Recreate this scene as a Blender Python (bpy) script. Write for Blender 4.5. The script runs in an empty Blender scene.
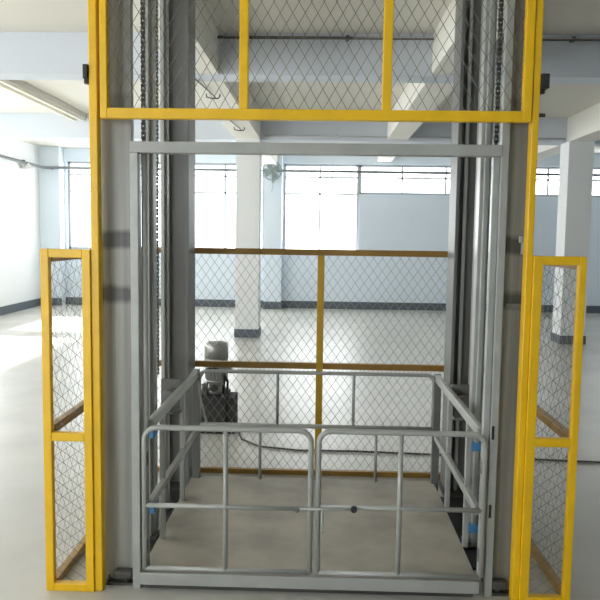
import bpy, bmesh, math, random
from mathutils import Vector, Matrix
random.seed(7)
S = bpy.context.scene
COL = S.collection

# ------------------------------------------------------------------ camera
H = 1.6
YAW, PITCH, ROLL = math.radians(1.683), math.radians(5.179), math.radians(0.8)
cam_d = bpy.data.cameras.new('camera'); cam = bpy.data.objects.new('camera', cam_d); COL.objects.link(cam)
cam_d.sensor_width = 36; cam_d.lens = 715 / 600 * 36; cam_d.clip_end = 200
fw = Vector((-math.sin(YAW), math.cos(YAW), 0)); rt = Vector((math.cos(YAW), math.sin(YAW), 0)); up = Vector((0, 0, 1))
f2 = fw * math.cos(PITCH) - up * math.sin(PITCH); u2 = up * math.cos(PITCH) + fw * math.sin(PITCH)
r3 = rt * math.cos(ROLL) + u2 * math.sin(ROLL); u3 = u2 * math.cos(ROLL) - rt * math.sin(ROLL)
m = Matrix((r3, u3, -f2)).transposed().to_4x4(); m.translation = (0, 0, H)
cam.matrix_world = m
S.camera = cam

# ------------------------------------------------------------------ sky, sun, exposure
w = bpy.data.worlds.new('overcast_sky'); S.world = w; w.use_nodes = True
bg = w.node_tree.nodes['Background']
bg.inputs['Color'].default_value = (0.98, 0.985, 1.0, 1); bg.inputs['Strength'].default_value = 3.2
sd = bpy.data.lights.new('sun', 'SUN'); sd.energy = 12; sd.angle = math.radians(5); sd.color = (1.0, 0.95, 0.86)
sun = bpy.data.objects.new('sun', sd); COL.objects.link(sun); sun.location = (-12, 6, 12)
sun.rotation_euler = Vector((0.86, -0.10, -1.0)).to_track_quat('-Z', 'Y').to_euler()
S.view_settings.view_transform = 'Standard'; S.view_settings.look = 'None'
S.view_settings.gamma = 1; S.view_settings.use_curve_mapping = False
S.view_settings.exposure = 1.35
S.cycles.max_bounces = 10; S.cycles.diffuse_bounces = 6; S.cycles.transparent_max_bounces = 24
S.cycles.use_denoising = True

# daylight portals at the openings of the hall (guide sky sampling only)
def portal(loc, direction, sx, sy):
    d = bpy.data.lights.new('portal', 'AREA'); d.shape = 'RECTANGLE'; d.size = sx; d.size_y = sy
    d.cycles.is_portal = True
    o = bpy.data.objects.new('daylight_portal', d); COL.objects.link(o); o.location = loc
    q = Vector(direction).to_track_quat('-Z', 'Z' if abs(direction[2]) < .5 else 'Y'); o.rotation_euler = q.to_euler()

# ------------------------------------------------------------------ materials
def mat(name, col, rough=.6, metal=0., noise=0., nscale=6., bump=0., bscale=60., col2=None, spec=.5, coord='Object'):
    M = bpy.data.materials.new(name); M.use_nodes = True
    nt = M.node_tree; N = nt.nodes; L = nt.links; b = N['Principled BSDF']
    b.inputs['Base Color'].default_value = (*col, 1); b.inputs['Roughness'].default_value = rough
    b.inputs['Metallic'].default_value = metal; b.inputs['Specular IOR Level'].default_value = spec
    tc = N.new('ShaderNodeTexCoord')
    if noise or col2:
        n = N.new('ShaderNodeTexNoise'); n.inputs['Scale'].default_value = nscale; n.inputs['Detail'].default_value = 6
        L.new(tc.outputs[coord], n.inputs['Vector'])
        r = N.new('ShaderNodeValToRGB'); r.color_ramp.elements[0].position = .35; r.color_ramp.elements[1].position = .68
        c2 = col2 or tuple(c * (1 - noise) for c in col)
        r.color_ramp.elements[0].color = (*c2, 1); r.color_ramp.elements[1].color = (*col, 1)
        L.new(n.outputs['Fac'], r.inputs['Fac']); L.new(r.outputs['Color'], b.inputs['Base Color'])
    if bump:
        n2 = N.new('ShaderNodeTexNoise'); n2.inputs['Scale'].default_value = bscale; n2.inputs['Detail'].default_value = 4
        L.new(tc.outputs[coord], n2.inputs['Vector'])
        bp = N.new('ShaderNodeBump'); bp.inputs['Strength'].default_value = bump; bp.inputs['Distance'].default_value = .01
        L.new(n2.outputs['Fac'], bp.inputs['Height']); L.new(bp.outputs['Normal'], b.inputs['Normal'])
    return M

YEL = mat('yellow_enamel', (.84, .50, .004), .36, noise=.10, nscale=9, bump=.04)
YEL_SHADED = mat('shaded_yellow_enamel', (.36, .20, .035), .45, noise=.25, nscale=7)  # the enclosure's yellow with backlit shade put into the colour
GREY = mat('grey_painted_steel', (.17, .172, .162), .45, noise=.15, nscale=5, metal=.1)
LGREY = mat('pale_grey_steel', (.39, .405, .38), .36, noise=.12, nscale=12, metal=.15)
RAILG = mat('grey_rail_paint', (.39, .40, .375), .38, noise=.12, nscale=10, metal=.1)
DGREY = mat('dark_grey_steel', (.075, .073, .066), .5, noise=.25, nscale=8, metal=.1)
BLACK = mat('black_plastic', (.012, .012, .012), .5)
FWIRE = mat('fence_wire', (.34, .33, .29), .5, metal=.2)
WIRE = mat('mesh_wire', (.17, .155, .12), .5, metal=.3)
WALL = mat('pale_blue_wall_paint', (.76, .84, .92), .8, noise=.04, nscale=.6, coord='Object')
WHITE = mat('white_wall_paint', (.80, .81, .81), .75, noise=.04, nscale=.7)
CEIL = mat('ceiling_plaster', (.66, .64, .585), .85, noise=.05, nscale=.5)
BEAM = mat('pale_blue_beam_paint', (.60, .64, .70), .85, noise=.05, nscale=.5)
SOFF = mat('cream_beam_paint', (.80, .78, .72), .8, noise=.04, nscale=.5)
SKIRT = mat('dark_skirting_paint', (.10, .12, .14), .6)
FRAMEM = mat('window_frame_metal', (.42, .44, .46), .5)
TANK = mat('dark_tank_paint', (.022, .021, .020), .75, noise=.2)
ALU = mat('cast_aluminium', (.42, .42, .40), .35, metal=.6, noise=.15, nscale=15)
BLUE = mat('blue_tape', (.08, .28, .55), .5)
CREAM = mat('cream_enamel', (.80, .78, .68), .4)
FANM = mat('fan_metal', (.30, .36, .36), .5)

def floor_mat():
    M = mat('concrete_floor', (.55, .54, .50), .42, noise=.18, nscale=1.3, bump=.05, bscale=14)
    nt = M.node_tree; N = nt.nodes; L = nt.links; b = N['Principled BSDF']
    tc = N.new('ShaderNodeTexCoord'); n = N.new('ShaderNodeTexNoise'); n.inputs['Scale'].default_value = 2.2; n.inputs['Detail'].default_value = 8
    mp = N.new('ShaderNodeMapping'); mp.inputs['Scale'].default_value = (.5, 1.6, 1)
    L.new(tc.outputs['Object'], mp.inputs['Vector']); L.new(mp.outputs['Vector'], n.inputs['Vector'])
    r = N.new('ShaderNodeMapRange'); r.inputs['To Min'].default_value = .26; r.inputs['To Max'].default_value = .40
    L.new(n.outputs['Fac'], r.inputs['Value']); L.new(r.outputs['Result'], b.inputs['Roughness'])
    return M
FLOOR = floor_mat()
DECK = mat('dusty_steel_deck', (.47, .43, .355), .55, noise=.36, nscale=3.4, bump=.15, bscale=90, metal=.1)

def column_mat():
    # grey mast paint with two dirty rubbed bands
    M = bpy.data.materials.new('mast_paint_with_rubbed_bands'); M.use_nodes = True
    nt = M.node_tree; N = nt.nodes; L = nt.links; b = N['Principled BSDF']
    b.inputs['Roughness'].default_value = .42; b.inputs['Metallic'].default_value = .25
    tc = N.new('ShaderNodeTexCoord'); sx = N.new('ShaderNodeSeparateXYZ'); L.new(tc.outputs['Object'], sx.inputs['Vector'])
    n = N.new('ShaderNodeTexNoise'); n.inputs['Scale'].default_value = 9; n.inputs['Detail'].default_value = 5
    L.new(tc.outputs['Object'], n.inputs['Vector'])
    mp = N.new('ShaderNodeMapping'); mp.inputs['Scale'].default_value = (38, 38, .7); L.new(tc.outputs['Object'], mp.inputs['Vector'])
    st = N.new('ShaderNodeTexNoise'); st.inputs['Scale'].default_value = 1; st.inputs['Detail'].default_value = 4; L.new(mp.outputs['Vector'], st.inputs['Vector'])
    sr = N.new('ShaderNodeMapRange'); L.new(st.outputs['Fac'], sr.inputs['Value']); sr.inputs['From Min'].default_value = .35; sr.inputs['From Max'].default_value = .7
    sr.inputs['To Min'].default_value = 0; sr.inputs['To Max'].default_value = .45
    def band(z, hw):
        s = N.new('ShaderNodeMath'); s.operation = 'SUBTRACT'; L.new(sx.outputs['Z'], s.inputs[0]); s.inputs[1].default_value = z
        a = N.new('ShaderNodeMath'); a.operation = 'ABSOLUTE'; L.new(s.outputs[0], a.inputs[0])
        nn = N.new('ShaderNodeMath'); nn.operation = 'MULTIPLY_ADD'; L.new(n.outputs['Fac'], nn.inputs[0]); nn.inputs[1].default_value = .05; L.new(a.outputs[0], nn.inputs[2])
        r = N.new('ShaderNodeMapRange'); L.new(nn.outputs[0], r.inputs['Value'])
        r.inputs['From Min'].default_value = hw + .02; r.inputs['From Max'].default_value = hw + .05
        r.inputs['To Min'].default_value = 1; r.inputs['To Max'].default_value = 0
        return r
    b1 = band(1.57, .025); b2 = band(1.33, .025); b3 = band(2.15, .04)
    ad = N.new('ShaderNodeMath'); ad.operation = 'MAXIMUM'; L.new(b1.outputs[0], ad.inputs[0]); L.new(b2.outputs[0], ad.inputs[1])
    ad2 = N.new('ShaderNodeMath'); ad2.operation = 'MULTIPLY_ADD'; L.new(b3.outputs[0], ad2.inputs[0]); ad2.inputs[1].default_value = .4; L.new(ad.outputs[0], ad2.inputs[2])
    r = N.new('ShaderNodeValToRGB'); r.color_ramp.elements[0].color = (.31, .312, .292, 1); r.color_ramp.elements[1].color = (.085, .087, .085, 1)
    n3 = N.new('ShaderNodeMath'); n3.operation = 'MULTIPLY'; L.new(ad2.outputs[0], n3.inputs[0]); n3.inputs[1].default_value = .8
    n4 = N.new('ShaderNodeMath'); n4.operation = 'ADD'; n4.use_clamp = True; L.new(n3.outputs[0], n4.inputs[0]); L.new(sr.outputs[0], n4.inputs[1])
    L.new(n4.outputs[0], r.inputs['Fac']); L.new(r.outputs['Color'], b.inputs['Base Color'])
    return M
MAST = column_mat()

def glass_mat():
    M = bpy.data.materials.new('window_glass'); M.use_nodes = True
    nt = M.node_tree; N = nt.nodes; L = nt.links; N.remove(N['Principled BSDF'])
    t = N.new('ShaderNodeBsdfTransparent'); t.inputs['Color'].default_value = (.96, .98, .98, 1)
    g = N.new('ShaderNodeBsdfGlossy'); g.inputs['Roughness'].default_value = .03
    mx = N.new('ShaderNodeMixShader'); mx.inputs['Fac'].default_value = .05; L.new(t.outputs[0], mx.inputs[1]); L.new(g.outputs[0], mx.inputs[2])
    L.new(mx.outputs[0], N['Material Output'].inputs['Surface'])
    return M
GLASS = glass_mat()

# ------------------------------------------------------------------ mesh helpers
class MB:
    def __init__(s): s.bm = bmesh.new()
    def box(s, x0, x1, y0, y1, z0, z1):
        bm = s.bm
        v = [bm.verts.new(p) for p in ((x0,y0,z0),(x1,y0,z0),(x1,y1,z0),(x0,y1,z0),(x0,y0,z1),(x1,y0,z1),(x1,y1,z1),(x0,y1,z1))]
        for f in ((0,3,2,1),(4,5,6,7),(0,1,5,4),(1,2,6,5),(2,3,7,6),(3,0,4,7)): bm.faces.new([v[i] for i in f])
        return s
    def tube(s, pts, r, n=10, cap=True):
        bm = s.bm; pts = [Vector(p) for p in pts]; rings = []
        t0 = (pts[1] - pts[0]).normalized()
        a = Vector((0, 0, 1)) if abs(t0.z) < .9 else Vector((1, 0, 0))
        nrm = t0.cross(a).normalized()
        for i, p in enumerate(pts):
            if i == 0: t = t0
            elif i == len(pts) - 1: t = (pts[-1] - pts[-2]).normalized()
            else: t = ((pts[i+1] - p).normalized() + (p - pts[i-1]).normalized()).normalized()
            nrm = (nrm - t * nrm.dot(t)).normalized(); bn = t.cross(nrm)
            off = math.pi / n
            rr = r[i] if isinstance(r, (list, tuple)) else r
            rings.append([bm.verts.new(p + rr * (math.cos(2*math.pi*k/n + off) * nrm + math.sin(2*math.pi*k/n + off) * bn)) for k in range(n)])
        for a_, b_ in zip(rings, rings[1:]):
            for k in range(n):
                f = bm.faces.new((a_[k], a_[(k+1) % n], b_[(k+1) % n], b_[k])); f.smooth = n > 6
        if cap:
            bm.faces.new(list(reversed(rings[0]))); bm.faces.new(rings[-1])
        return s
    def lathe(s, c, prof, n=24, axis='Z'):
        bm = s.bm; rings = []
        for (r, h) in prof:
            ring = []
            for k in range(n):
                a = 2 * math.pi * k / n; x, y = r * math.cos(a), r * math.sin(a)
                p = (x, y, h) if axis == 'Z' else (x, h, y)
                ring.append(bm.verts.new((c[0]+p[0], c[1]+p[1], c[2]+p[2])))
            rings.append(ring)
        for a_, b_ in zip(rings, rings[1:]):
            for k in range(n):
                f = bm.faces.new((a_[k], a_[(k+1) % n], b_[(k+1) % n], b_[k])); f.smooth = True
        bm.faces.new(list(reversed(rings[0]))); bm.faces.new(rings[-1])
        return s
    def diamonds(s, P, U, V, wu, hv, du, dv, r=.0016):
        # expanded-metal lattice of diagonal wires in the rectangle P + u*U + v*V
        P, U, V = Vector(P), Vector(U), Vector(V); k = dv / du
        nrm = U.cross(V).normalized()
        for sgn in (1, -1):
            # v = sgn*k*u + c
            lo, hi = (-k * wu, hv) if sgn > 0 else (0, hv + k * wu)
            c = math.floor(lo / dv) * dv
            while c < hi:
                us = []
                for vv in (0, hv): us.append((vv - c) / (sgn * k))
                a, b = sorted(us); a = max(a, 0); b = min(b, wu)
                if b - a > .004:
                    p0 = P + U * a + V * (sgn * k * a + c); p1 = P + U * b + V * (sgn * k * b + c)
                    o = nrm * (r * .9 * sgn)
                    s.tube([p0 + o, p1 + o], r, n=4)
                c += dv
        return s
    def build(s, name, material, parent=None, bevel=0., **tags):
        me = bpy.data.meshes.new(name); bmesh.ops.recalc_face_normals(s.bm, faces=s.bm.faces)
        s.bm.to_mesh(me); s.bm.free(); me.materials.append(material)
        o = bpy.data.objects.new(name, me); COL.objects.link(o)
        if parent:
            o.parent = parent
            o.matrix_parent_inverse = Matrix.Translation(-world_loc(parent))
        if bevel:
            b = o.modifiers.new('bevel', 'BEVEL'); b.width = bevel; b.segments = 2; b.limit_method = 'ANGLE'
        for k_, v_ in tags.items(): o[k_] = v_
        return o
def world_loc(o):
    p = Vector(o.location)
    q = o.parent
    while q is not None and q.type == 'EMPTY' and False: pass
    return p if o.type == 'EMPTY' else Vector((0, 0, 0))
def thing(name, label, cat, loc=(0,0,0), group=None):
    o = bpy.data.objects.new(name, None); COL.objects.link(o); o.location = loc; o.empty_display_size = .1
    o['label'] = label; o['category'] = cat
    if group: o['group'] = group
    return o
def tag(o, label, cat, group=None):
    o['label'] = label; o['category'] = cat
    if group: o['group'] = group
    return o
def box(name, m, p, parent=None, bevel=0., **t): return MB().box(*p).build(name, m, parent, bevel, **t)
def arc(c, r, a0, a1, n=6, plane='XZ'):
    out = []
    for i in range(n + 1):
        a = math.radians(a0 + (a1 - a0) * i / n); u, v = r * math.cos(a), r * math.sin(a)
        out.append((c[0]+u, c[1], c[2]+v) if plane == 'XZ' else (c[0], c[1]+u, c[2]+v))
    return out
ST = dict(kind='structure')

# ------------------------------------------------------------------ the hall
XL, XR, YN, YF, ZC = -6.1, 8.9, -4.0, 15.65, 3.42
box('floor', FLOOR, (XL-.2, XR+.2, YN-.2, YF+.2, -.15, 0), **ST)
box('ceiling', CEIL, (XL-.2, XR+.2, YN-.2, YF+.2, ZC, ZC+.2), **ST)

def wall_with_holes(name, axis, pos, th, a0, a1, z0, z1, holes, material):
    """wall along axis with rectangular openings (a0,a1,z0,z1)"""
    mb = MB()
    as_ = sorted({a0, a1, *[h[0] for h in holes], *[h[1] for h in holes]})
    for p, q in zip(as_, as_[1:]):
        mid = (p + q) / 2
        hs = sorted([h for h in holes if h[0] <= mid <= h[1]], key=lambda h: h[2])
        z = z0
        for h in hs:
            if h[2] > z: mb.box(*((p, q, pos, pos+th, z, h[2]) if axis == 'X' else (pos, pos+th, p, q, z, h[2])))
            z = h[3]
        if z < z1: mb.box(*((p, q, pos, pos+th, z, z1) if axis == 'X' else (pos, pos+th, p, q, z, z1)))
    bmesh.ops.remove_doubles(mb.bm, verts=mb.bm.verts, dist=1e-5)
    return mb.build(name, material, **ST)

WT, WS, TR = 3.14, 1.23, 2.50
far_holes = [(-5.6, -1.27, WS, WT), (-.85, .79, WS, WT), (.79, 3.65, TR, WT), (4.05, 8.65, TR, WT)]
wall_with_holes('wall_far', 'X', YF, .24, XL-.2, XR+.2, 0, ZC, far_holes, WALL)
left_holes = [(-3.4, -.4, WS, 2.95), (.2, 2.1, WS, 2.95), (2.6, 6.6, WS, 2.95), (7.1, 10.9, WS, 2.95), (11.5, 13.5, WS, 2.95)]
wall_with_holes('wall_left', 'Y', XL-.24, .24, YN, YF, 0, ZC, left_holes, WHITE)
wall_with_holes('wall_right', 'Y', XR, .24, YN, YF, 0, ZC, [], WALL)
wall_with_holes('wall_near', 'X', YN-.24, .24, XL-.2, XR+.2, 0, ZC, [(-5.4, -3.2, .0, 3.1)], WALL)  # unseen opening behind the camera, added to let skylight in
box('baseboard_far', SKIRT, (XL, XR, YF-.02, YF, 0, .16), **ST)
box('baseboard_left', SKIRT, (XL, XL+.02, YN, YF-.02, 0, .16), **ST)
box('baseboard_right', SKIRT, (XR-.02, XR, YN, YF-.02, 0, .16), **ST)

wn = [0]
def window(axis, pos, a0, a1, z0, z1, mull, trans):
    wn[0] += 1
    r = bpy.data.objects.new('window_%d' % wn[0], None); COL.objects.link(r); r['kind'] = 'structure'
    t = .035
    def b(mb, p, q, za, zb, d=.03):
        mb.box(*((p, q, pos-d, pos+d, za, zb) if axis == 'X' else (pos-d, pos+d, p, q, za, zb)))
    mb = MB(); b(mb, a0, a1, z0, z0+.05); b(mb, a0, a1, z1-.05, z1); b(mb, a0, a0+.05, z0, z1); b(mb, a1-.05, a1, z0, z1)
    for x in mull: b(mb, x-t/2, x+t/2, z0, z1, .022)
    for z in trans: b(mb, a0, a1, z-t/2, z+t/2, .022)
    mb.build('window_frame', FRAMEM, r)
    mb = MB(); b(mb, a0+.02, a1-.02, z0+.02, z1-.02, .003); mb.build('pane', GLASS, r)
PW = YF + .10
window('X', PW, -5.6, -1.27, WS, WT, [-4.73, -3.87, -3.0, -2.13], [2.50, 2.86])
window('X', PW, -.85, .79, WS, WT, [-.06], [2.50, 2.86])
window('X', PW, .79, 3.65, TR, WT, [1.72, 2.66], [2.86])
window('X', PW, 4.05, 8.65, TR, WT, [4.85, 5.7, 6.5, 7.4], [2.86])
for h in left_holes:
    n = 3 if h[1] - h[0] > 2.5 else 2
    window('Y', XL - .12, h[0], h[1], h[2], h[3], [h[0] + (h[1]-h[0]) * k / n for k in range(1, n)], [2.45])
for h in far_holes: portal(((h[0]+h[1])/2, YF+.3, (h[2]+h[3])/2), (0, -1, 0), h[1]-h[0], h[3]-h[2])
for h in left_holes: portal((XL-.3, (h[0]+h[1])/2, (h[2]+h[3])/2), (1, 0, 0), h[1]-h[0], h[3]-h[2])
portal((-4.3, YN-.3, 1.55), (0, 1, 0), 2.2, 3.1)

# engaged piers on the far wall and on the left wall
for i, (a, b_) in enumerate(((XL, -5.66), (-1.25, -.87), (3.66, 4.04))):
    box('pier', WALL, (a, b_, YF-.28, YF, 0, ZC), **ST)
    box('baseboard_pier', SKIRT, (a, b_+.01, YF-.295, YF-.28, 0, .16), **ST)

# beams
for y0 in (-2.1, 2.2, 6.66, 11.12): box('ceiling_beam', BEAM, (XL, XR, y0, y0+.30, 3.05, ZC), **ST)
box('ceiling_beam', SOFF, (-1.34, -.97, YN, YF, 3.055, ZC), **ST)
box('ceiling_beam', SOFF, (3.68, 4.05, YN, YF, 3.055, ZC), **ST)
box('ceiling_beam', SOFF, (.97, 1.28, YN, 11.12, 3.07, ZC), **ST)
box('ceiling_beam', SOFF, (1.16, 1.46, 11.42, YF, 3.20, ZC), **ST)
box('ceiling_beam', CEIL, (-3.86, -3.66, YN, YF, 3.34, ZC), **ST)
for x, l in ((-3.84, 'outer'), (-3.70, 'inner')):
    tag(box('cable_trunking', CREAM, (x-.02, x+.02, 6.96, 11.12, 3.30, 3.34)),
        'cream strip running under the ceiling rib, %s of the pair at upper left' % ('left one' if l == 'outer' else 'right one'), 'trunking', 'cream ceiling strips')

# free-standing pillars
for (x0, x1, y0) in ((-1.33, -.97, 11.02), (3.66, 4.03, 10.93)):
    p = box('pillar', WHITE, (x0, x1, y0, y0+.40, .13, 3.055), **ST)
    box('pillar_base', SKIRT, (x0-.012, x1+.012, y0-.012, y0+.412, 0, .13), **ST)

# ------------------------------------------------------------------ pipes, hooks, fan
def pipe(name, pts, r, label, mt=DGREY): return tag(MB().tube(pts, r, 8).build(name, mt), label, 'pipe')
p = thing('conduit_pipe', 'thin dark pipe crossing high under the front beam, behind the upper mesh gate', 'pipe', (-1.16, 6.6, 3.38))
MB().tube([(-1.16, 6.60, 3.365), (XR, 6.60, 3.365)], .014, 8).build('pipe_run', DGREY, p)
MB().tube([(-1.20, 6.60, 3.365), (-1.08, 6.60, 3.365)], .026, 8).build('pipe_cap', DGREY, p)
for x in (0.2, 2.2, 5.0, 7.4): box('pipe_clip', DGREY, (x-.015, x+.015, 6.58, 6.66, 3.35, 3.385), p)
p = thing('conduit_pipe', 'thin grey pipe along the second beam beyond the left pillar', 'pipe', (-.9, 11.06, 3.1))
MB().tube([(-.9, 11.07, 3.10), (3.64, 11.07, 3.10)], .016, 8).build('pipe_run', FRAMEM, p)
for x in (0.2, 1.2, 3.0): box('pipe_clip', FRAMEM, (x-.015, x+.015, 11.06, 11.12, 3.085, 3.12), p)
p = thing('conduit_pipe', 'long grey pipe crossing in front of the far windows near their tops', 'pipe', (XL+.3, YF-.34, 2.93))
MB().tube([(XL+.1, 8.0, 3.03), (XL+.1, YF-.42, 2.97), (XL+.2, YF-.34, 2.965), (XR-.1, YF-.34, 2.93)], .030, 8).build('pipe_run', mat('grey_pipe', (.24, .26, .27), .5), p)
for x in (-5.8, -1.06, 3.85): box('pipe_bracket', DGREY, (x-.02, x+.02, YF-.34, YF-.28, 2.93, 2.97), p)
for y in (9.5, 12.2, 14.4): box('pipe_bracket', DGREY, (XL, XL+.1, y-.02, y+.02, 2.98, 3.03), p)

l = thing('wall_lamp', 'small white lamp hanging on the pipe along the left wall', 'lamp', (XL+.1, 14.4, 2.9))
MB().lathe((XL+.12, 14.5, 2.86), [(.02, .12), (.03, .10), (.13, .02), (.14, 0), (.12, -.01), (.01, .0)], 20).build('lamp_shade', WHITE, l)
MB().tube([(XL+.12, 14.5, 2.98), (XL+.1, 14.5, 3.0)], .012, 6).build('stem', DGREY, l)

def hook(x, y, z0, label):
    t = thing('ceiling_hook', label, 'hook', (x, y, z0), 'dark hooks under the left beam')
    MB().tube([(x-.10, y-.9, 3.053), (x-.02, y-.1, z0-.01), (x, y, z0-.03)], .007, 6).build('rod', DGREY, t)
    MB().tube([(x-.10, y-.02, z0+.02), (x-.10, y, z0-.015), (x-.04, y, z0-.03), (x+.02, y, z0-.03), (x+.04, y, z0-.01), (x+.04, y, z0+.02)], .007, 6).build('hook_bar', DGREY, t)
hook(-1.13, 7.6, 3.04, 'thin dark hook under the left beam, nearer one seen through the upper mesh')
hook(-1.12, 9.9, 3.04, 'thin dark hook under the left beam, farther one just above the grey header bar')

f = thing('wall_fan', 'grey wall fan on the blue pier left of the far window', 'fan', (-1.06, YF-.3, 2.93))
fy = YF - .60
MB().tube([(-1.06, YF-.28, 2.72), (-1.06, fy+.12, 2.78), (-1.06, fy+.10, 2.93)], .025, 8).build('bracket', FANM, f)
MB().lathe((-1.06, fy, 2.93), [(.03, -.02), (.07, 0), (.08, .10), (.05, .16)], 16, 'Y').build('motor', FANM, f)
g = MB()
for rr, yy in ((.20, 0), (.19, -.05), (.19, .05), (.10, -.075)):
    g.tube([(-1.06 + rr*math.cos(a*math.pi/12), fy+yy, 2.93 + rr*math.sin(a*math.pi/12)) for a in range(25)], .006, 5, cap=False)
for k in range(20):
    a = k*math.pi/10
    g.tube([(-1.06 + q*math.cos(a), fy+yy, 2.93 + q*math.sin(a)) for q, yy in ((.02, -.08), (.10, -.075), (.19, -.05), (.20, 0), (.19, .05), (.07, .08))], .004, 4)
g.build('cage', FANM, f)
for k in range(4):
    a = k*math.pi/2 + .5; c, s_ = math.cos(a), math.sin(a)
    bm = MB(); vs = []
    for q, h, yy in ((.03, .025, .01), (.10, .055, .02), (.17, .05, .02), (.17, -.04, -.02), (.10, -.05, -.02), (.03, -.025, -.01)):
        vs.append((-1.06 + q*c - h*s_, fy+yy, 2.93 + q*s_ + h*c))
    fr_ = [bm.bm.verts.new(v) for v in vs]; bk = [bm.bm.verts.new((v[0], v[1]+.004, v[2])) for v in vs]
    bm.bm.faces.new(fr_); bm.bm.faces.new(list(reversed(bk)))
    for i in range(6): bm.bm.faces.new((fr_[i], bk[i], bk[(i+1) % 6], fr_[(i+1) % 6]))
    bm.build('blade', FANM, f)
MB().tube([(-1.06, fy, 2.74), (-1.04, fy, 2.62), (-1.07, fy+.02, 2.50)], .006, 6).build('pull_cord', FANM, f)

# ------------------------------------------------------------------ yellow mesh enclosure
YB = 4.68
# back fence
t = thing('mesh_fence', 'yellow framed mesh fence, darkened for shade, at the back of the lift, behind the platform', 'fence', (0, YB, 0))
for x in (-1.185, 1.105): box('post', YEL_SHADED, (x-.02, x+.02, YB-.02, YB+.02, 0, 1.51), t, .003)
box('centre_post', mat('lit_yellow_enamel', (.62, .37, .02), .45, noise=.15, nscale=8), (-.025, .02, YB-.02, YB+.02, .032, 1.47), t, .003)  # same yellow, lighter to paint in the light on this post
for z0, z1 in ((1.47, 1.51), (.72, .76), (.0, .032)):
    box('rail', YEL_SHADED, (-1.165, 1.085, YB-.018, YB+.018, z0, z1), t, .003)
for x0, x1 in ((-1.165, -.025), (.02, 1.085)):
    for z0, z1 in ((.032, .72), (.76, 1.47)):
        MB().diamonds((x0, YB, z0), (1,0,0), (0,0,1), x1-x0, z1-z0, .058, .082, .0017).build('wire_mesh', FWIRE, t)
# side fences
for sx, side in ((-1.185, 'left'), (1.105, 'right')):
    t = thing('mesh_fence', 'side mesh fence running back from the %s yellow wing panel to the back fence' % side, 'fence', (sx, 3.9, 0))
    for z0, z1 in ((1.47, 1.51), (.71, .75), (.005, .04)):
        box('rail', YEL_SHADED, (sx-.018, sx+.018, 3.07, YB-.02, z0, z1), t, .003)
    box('post', YEL_SHADED, (sx-.018, sx+.018, 3.88, 3.92, .04, 1.47), t, .003)
    for y0, y1 in ((3.07, 3.88), (3.92, YB-.02)):
        for z0, z1 in ((.04, .71), (.75, 1.47)):
            MB().diamonds((sx, y0, z0), (0,1,0), (0,0,1), y1-y0, z1-z0, .072, .100, .0010).build('wire_mesh', FWIRE, t)
# wing panels
FY = 3.05
for x0, x1, side in ((-1.207, -.9905, 'left'), (.8905, 1.112, 'right')):
    mr = (.685, .723) if side == 'left' else (.707, .745)
    t = thing('wing_fence', 'narrow yellow framed mesh panel beside the %s lift column' % side, 'fence panel', ((x0+x1)/2, FY, 0), 'yellow wing panels either side of the lift')
    out0, out1 = (x0, x0+.036) if side == 'left' else (x1-.03, x1)
    in0, in1 = (x1-.036, x1) if side == 'left' else (x0, x0+.040)
    box('stile', YEL, (out0, out1, FY-.018, FY+.018, 0, 1.527), t, .003)
    box('stile', YEL, (in0, in1, FY-.018, FY+.018, 0, 1.527), t, .003)
    a, b_ = (out1, in0) if side == 'left' else (in1, out0)
    for z0, z1 in ((1.49, 1.527), mr, (.0, .035)): box('rail', YEL, (a, b_, FY-.017, FY+.017, z0, z1), t, .003)
    for z0, z1 in ((.035, mr[0]), (mr[1], 1.49)):
        MB().diamonds((a, FY+.012, z0), (1,0,0), (0,0,1), b_-a, z1-z0, .072, .052 if z0 < .5 else .062, .0010).build('wire_mesh', WIRE, t)
# tall yellow posts
for x0, x1, side in ((-.990, -.955, 'left'), (.861, .890, 'right')):
    tag(box('door_post', YEL, (x0, x1, FY-.008, FY+.045, 0, 3.35), None, .004), 'tall yellow square post in front of the %s lift column' % side, 'post', 'tall yellow front posts')
# upper gate
t = thing('mesh_gate', 'raised yellow framed mesh gate above the lift entrance', 'gate', (0, FY, 2.07))
gx0, gx1, gz0, gz1 = -.940, .856, 2.078, 3.30
box('stile', YEL, (gx0, gx0+.030, FY-.018, FY+.018, gz0, gz1), t, .003)
box('stile', YEL, (gx1-.036, gx1, FY-.018, FY+.018, gz0, gz1), t, .003)
box('bottom_rail', YEL, (gx0+.030, gx1-.036, FY-.018, FY+.018, gz0, gz0+.044), t, .003)
box('top_rail', YEL, (gx0+.030, gx1-.036, FY-.018, FY+.018, gz1-.04, gz1), t, .003)
xs = [gx0+.030, -.355, -.318, .240, .278, gx1-.036]
for i in (1, 3): box('mullion', YEL, (xs[i], xs[i+1], FY-.017, FY+.017, gz0+.044, gz1-.04), t, .003)
for i in (0, 2, 4):
    MB().diamonds((xs[i], FY+.008, gz0+.044), (1,0,0), (0,0,1), xs[i+1]-xs[i], gz1-gz0-.084, .052, .088, .0016).build('wire_mesh', WIRE, t)
# limit switches
for x, z, side, s_ in ((-.990, 2.27, 'left', -1), (.890, 2.245, 'right', 1)):
    k = thing('limit_switch', 'small black switch box on the outer side of the tall %s yellow post' % side, 'switch', (x, FY, z), 'black limit switches')
    a = sorted((x, x + s_*(.022 if side == 'left' else .034)))
    box('switch_body', BLACK, (a[0], a[1], FY-.02, FY+.025, z-.03, z+.03), k, .004)
    a = sorted((x + s_*.002, x + s_*.018))
    box('switch_foot', BLACK, (a[0], a[1], FY-.012, FY+.012, z-.05, z-.03), k, .002)
tag(MB().tube([(.890, FY+.01, 2.11), (.918, FY+.01, 2.11)], .008, 8).build('bolt', DGREY), 'small dark bolt sticking out of the right yellow post below the switch', 'bolt')

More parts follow.
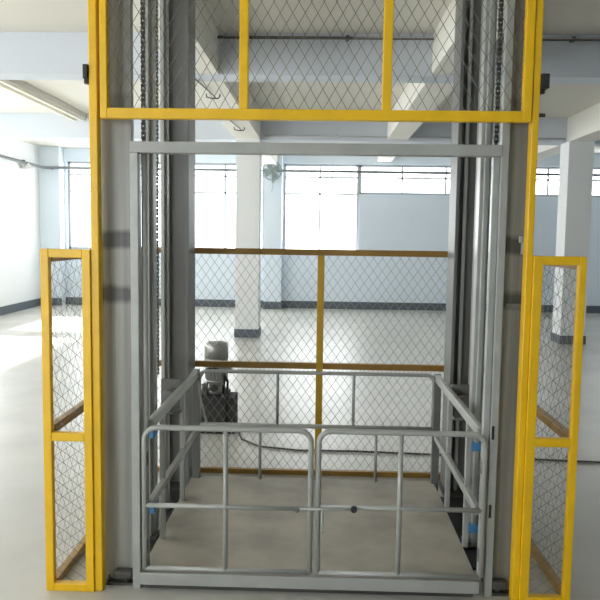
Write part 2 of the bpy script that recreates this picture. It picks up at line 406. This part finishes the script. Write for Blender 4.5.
# ------------------------------------------------------------------ masts
MH = 3.38
def ibeam(mb, x0, x1, y0, y1, z0, z1, t=.012):
    # flanges face +-X, web faces the entrance
    mb.box(x0, x0+t, y0, y1, z0, z1); mb.box(x1-t, x1, y0, y1, z0, z1)
    ym = (y0+y1)/2; mb.box(x0+t, x1-t, ym-t/2, ym+t/2, z0, z1)
def channel(mb, x0, x1, y0, y1, z0, z1, t=.008):
    mb.box(x0, x1, y0, y0+t, z0, z1); mb.box(x0, x0+t, y0+t, y1, z0, z1); mb.box(x1-t, x1, y0+t, y1, z0, z1)
for x0, x1, side, s_ in ((-.978, -.836, 'left', 1), (.787, .915, 'right', -1)):
    t = thing('lift_column', 'broad flat grey steel front column at the %s of the lift entrance' % side, 'column', ((x0+x1)/2, 3.2, 0))
    mb = MB(); channel(mb, x0, x1, 3.14, 3.18, .012, MH); mb.build('column_web', MAST, t, .002)
    box('foot_plate', DGREY, (x0-.015, x1+.01, 3.10, 3.34, 0, .012), t)
    mb = MB()
    for fx in (x0+.03, x1-.03):
        mb.lathe((fx, 3.118, .012), [(.012, 0), (.012, .015), (.006, .016), (.006, .03)], 6)
    mb.build('anchor_bolt', DGREY, t)
    box('foot_block', DGREY, (x1-.085 if side == 'left' else x0, x1 if side == 'left' else x0+.07, 3.09, 3.14, .03, .07), t, .01)
    if side == 'right':
        mb = MB().box(.862, .912, 3.115, 3.14, 1.53, 1.58); mb.box(.852, .885, 3.12, 3.14, 1.58, 1.61); mb.build('bracket', RAILG, t, .004)
        box('seam_plate', GREY, (.81, .912, 3.134, 3.14, 1.29, 1.315), t)
for x0, x1, side in ((-.975, -.812, 'left'), (.800, .955, 'right')):
    t = thing('lift_column', 'tall grey I-beam rear column on the %s of the platform' % side, 'column', ((x0+x1)/2, 4.5, 0))
    mb = MB(); ibeam(mb, x0, x1, 4.35, 4.58, .012, MH, .02); mb.build('column_body', GREY, t, .002)
    box('web_liner', GREY, (x0+.02, x1-.02, 4.44, 4.459, .012, MH), t)
    box('foot_plate', DGREY, (x0-.02, x1+.02, 4.30, 4.63, 0, .012), t)
    if side == 'right': box('guide_strip', LGREY, (x0+.055, x0+.075, 4.40, 4.42, .012, MH), t, .002)
# guide rails
def guide(x0, x1, y0, y1, label, tape=None, m_=LGREY, z0=0.012):
    t = thing('guide_rail', label, 'guide rail', ((x0+x1)/2, (y0+y1)/2, 0), 'vertical guide rails beside the platform')
    w_ = (x1-x0)
    mb = MB().box(x0, x1, y0+.03, y1, z0, MH); mb.box(x0+w_*.3, x1-w_*.3, y0, y0+.03, z0, MH)
    mb.build('rail_body', m_, t, .002)
    box('foot_plate', DGREY, (x0-.015, x1+.015, y0-.02, y1+.02, z0, z0+.01), t)
    if tape:
        for z in tape:
            box('blue_tape', BLUE, (x0-.002, x1+.002, y0-.002, y1+.002, z-.022, z+.022), t)
guide(-.902, -.852, 3.58, 3.68, 'grey guide rail behind the left jamb, taped blue in two places', (.57, .17), RAILG)
guide(-.906, -.868, 3.98, 4.06, 'narrow guide rail between the left jamb and left rear column', None, RAILG)
guide(.778, .832, 3.58, 3.68, 'pale guide rail behind the right jamb, taped blue in two places', (.54, .11), LGREY)
guide(.85, .895, 3.98, 4.06, 'grey guide rail next to the right rear column', None, GREY)
# chains
def chain(x, y, z0, z1, label):
    mb = MB(); z = z0; k = 0
    while z < z1:
        wdt = .006 if k % 2 else .009
        mb.box(x-wdt, x-wdt+.004, y-.008, y+.008, z, z+.032); mb.box(x+wdt-.004, x+wdt, y-.008, y+.008, z, z+.032)
        mb.tube([(x-.010, y, z+.005), (x+.010, y, z+.005)], .008, 8)
        z += .022; k += 1
    o = mb.build('lift_chain', DGREY); tag(o, label, 'chain', 'lifting chains'); return o
chain(-.853, 3.42, 2.0, MH, 'dark lifting chain hanging beside the left front column, above the header')
chain(.805, 3.42, 2.0, MH, 'dark lifting chain hanging beside the right front column, above the header')
chain(-.925, 4.0, .8, MH, 'dark lifting chain beside the left rear column')

# front frame: header and jambs
t = thing('entrance_frame', 'pale grey steel header bar and jambs framing the lift entrance', 'frame', (0, 3.1, 0))
box('header', RAILG, (-.828, .750, 3.075, 3.13, 1.942, 1.990), t, .003)
box('jamb', LGREY, (-.828, -.792, 3.075, 3.13, 0, 1.942), t, .003)
box('jamb', LGREY, (.752, .785, 3.09, 3.13, 0, MH), t, .003)
MB().tube([(-.774, 3.115, .085), (-.774, 3.115, 1.942)], .014, 12).build('hinge_post', LGREY, t)
box('hinge_post', LGREY, (.722, .750, 3.10, 3.13, .085, 1.942), t, .003)
for z in (.75, .395): box('lock_slot', BLACK, (.757, .768, 3.087, 3.091, z-.03, z+.03), t)

# ------------------------------------------------------------------ lift platform
DZ = .08; DX0, DX1, DY0, DY1 = -.80, .72, 3.065, 4.37
t = thing('lift_platform', 'grey steel lift platform with guard rails, resting just above the floor', 'platform', (0, 3.7, 0))
box('deck', DECK, (DX0+.005, DX1, DY0, DY1, .055, DZ), t, .003)
box('under_frame', DGREY, (DX0+.02, DX1-.02, DY0+.02, DY1-.02, 0, .055), t)
box('front_sill', RAILG, (-.788, .72, DY0-.012, DY0, .03, DZ+.006), t, .003)
for sx, side in ((-.762, -1), (.722, 1)):
    r_ = MB().box(sx-.016, sx+.016, 3.14, 4.35, .715, .762).build('side_rail', RAILG, t, .008)
    box('lower_rail', RAILG, (sx-.014, sx+.014, 3.14, 4.35, .355, .392), t, .006)
    for y in (3.42, 3.93):
        box('post', RAILG, (sx-.022 if side < 0 else sx-.004, sx+.004 if side < 0 else sx+.022, y, y+.03, DZ, .718), t, .003)
    box('corner_post', GREY, (sx-.022, sx+.022, 4.325, 4.368, .0, .745), t, .003)
    a, b_ = (sx-.135, sx-.016) if side < 0 else (sx+.016, sx+.12)
    mb = MB().box(a, b_, 3.96, 3.975, .60, .78); mb.box(a, b_, 3.86, 3.96, .60, .615)
    mb.lathe(((a+b_)/2, 3.90, .70), [(.012, -.03), (.035, -.03), (.035, .03), (.012, .03)], 16, 'Y')
    mb.build('roller_bracket', GREY, t, .003)
# edge posts standing outside the deck edge reach down its side
yr, zt, zb, rr = 4.34, .757, .422, .045
xa, xb = -.742, .702
pts = [(xa, yr, zb)] + [(xa, yr, zt-rr)] + arc((xa+rr, yr, zt-rr), rr, 180, 90) + arc((xb-rr, yr, zt-rr), rr, 90, 0) + [(xb, yr, zb)]
rearrail = MB().tube(pts, .012, 10).build('rear_rail', RAILG, t)
MB().tube([(xa, yr, zb), (xb, yr, zb)], .013, 10).build('rear_lower_rail', RAILG, t)
for x in (-.258, .211): MB().tube([(x, yr, zb), (x, yr, zt)], .010, 8).build('rear_upright', RAILG, t)
for x in (-.363, .355): MB().tube([(x, yr, DZ), (x, yr, zb)], .010, 8).build('rear_leg', RAILG, t)
MB().tube([(-.74, 4.31, .70), (-.735, 4.30, .62), (-.69, 4.31, .43)], .006, 6).build('stay_rod', LGREY, t)
for x in (-.762, .722): # pale caps painting in the light caught on the rail ends
    box('rail_glint_cap', LGREY, (x-.02, x+.02, 4.33, 4.365, .745, .768), t, .006)
# black strips painting in the shaded gap beside the deck
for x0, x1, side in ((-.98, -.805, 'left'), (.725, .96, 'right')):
    tag(box('gap_shade_strip', BLACK, (x0, x1, 3.345, 4.29, 0, .012)), 'long black strip painting the shaded gap on the floor between the %s front and rear lift columns' % side, 'shade strip')

# ------------------------------------------------------------------ gate leaves
def leaf(xa, xb, xm, zm, label, side):
    y, r = 3.078, .0125
    t = thing('lift_gate', label, 'gate', ((xa+xb)/2, y, .09), 'pair of low gates across the platform front')
    zt, zb, rr = .744, .098, .055
    pts = [(xa, y, zb)] + arc((xa+rr, y, zt-rr), rr, 180, 90) + arc((xb-rr, y, zt-rr), rr, 90, 0) + [(xb, y, zb)]
    MB().tube(pts, r, 12).build('frame_tube', RAILG, t)
    MB().tube([(xa, y, zb), (xb, y, zb)], .011, 10).build('bottom_rail', RAILG, t)
    MB().tube([(xa, y, zm), (xb, y, zm)], .011, 10).build('middle_rail', RAILG, t)
    MB().tube([(xm, y, zb), (xm, y, zt)], .011, 10).build('upright', RAILG, t)
    hx = xa if side == 'left' else xb
    for z in (.60, .20):
        MB().tube([(hx, y+.006, z-.03), (hx, y+.006, z+.03)], .017, 10).build('hinge', GREY, t)
    return t
lf = leaf(-.772, -.032, -.410, .390, 'low grey tube gate leaf on the left, closing the platform front', 'left')
rg = leaf(.002, .728, .362, .402, 'low grey tube gate leaf on the right with hanging latch bolt', 'right')
mb = MB().tube([(-.09, 3.058, .396), (.17, 3.058, .402)], .006, 8)
mb.tube([(.022, 3.056, .40), (.022, 3.053, .30), (.022, 3.056, .292)], .006, 8)
mb.build('latch_bolt', LGREY, rg)
MB().lathe((.160, 3.045, .402), [(.008, 0), (.014, .002), (.014, .02), (.008, .022)], 12, 'Y').build('latch_knob', BLACK, rg)
MB().lathe((-.09, 3.045, .394), [(.006, 0), (.011, .002), (.011, .016), (.006, .018)], 12, 'Y').build('latch_stud', GREY, lf)

# ------------------------------------------------------------------ hydraulic power unit behind the fence
t = thing('hydraulic_power_unit', 'small hydraulic pump unit with grey motor on a black tank behind the fence', 'pump', (-.81, 5.75, 0))
tk = box('tank', TANK, (-.955, -.72, 5.60, 5.90, .0, .31), t, .008)
box('tank_side_box', TANK, (-.72, -.655, 5.62, 5.86, .0, .29), t, .006)
MB().lathe((-.82, 5.75, 0), [(.10, .31), (.105, .33), (.105, .345), (.075, .35), (.07, .40), (.095, .405), (.095, .42)], 28).build('pump_flange', ALU, t)
mo = MB().lathe((-.82, 5.75, 0), [(.088, .42), (.088, .62)], 28).build('motor', ALU, t)
mb = MB()
for k in range(18):
    a = 2*math.pi*k/18; c, s_ = math.cos(a), math.sin(a)
    mb.tube([(-.82+.09*c, 5.75+.09*s_, .43), (-.82+.09*c, 5.75+.09*s_, .61)], .005, 4)
mb.build('cooling_fins', ALU, mo)
MB().lathe((-.82, 5.75, 0), [(.098, .60), (.098, .69), (.090, .715), (.06, .732), (.02, .736)], 28).build('fan_cover', ALU, t)
box('terminal_box', ALU, (-.725, -.69, 5.70, 5.80, .48, .56), mo, .006)
MB().lathe((-.82, 5.62, .37), [(.02, -.02), (.028, -.018), (.028, .02), (.01, .022)], 16, 'Y').build('gauge', BLACK, t)
MB().tube([(-.93, 5.66, .31), (-.945, 5.64, .42), (-.91, 5.62, .50), (-.86, 5.61, .53), (-.80, 5.61, .53), (-.74, 5.62, .49), (-.71, 5.63, .42), (-.72, 5.66, .33)], .010, 8).build('hose', BLACK, t)
MB().tube([(-.75, 5.63, .31), (-.735, 5.60, .44), (-.76, 5.62, .52)], .012, 8).build('hose', BLACK, t)
box('valve_block', DGREY, (-.92, -.88, 5.63, 5.70, .31, .40), t, .004)

t.location.x -= .025
# cable on the floor
pts = [(-.65, 5.66, .008), (-.60, 5.45, .008), (-.45, 5.27, .008), (-.15, 5.19, .008), (.25, 5.20, .008), (.75, 5.17, .008), (1.2, 5.13, .008), (1.6, 5.10, .008), (2.0, 5.07, .008), (2.6, 4.85, .008)]
tag(MB().tube(pts, .007, 8).build('power_cable', DGREY), 'black cable lying on the floor behind the fence, leading off right', 'cable')
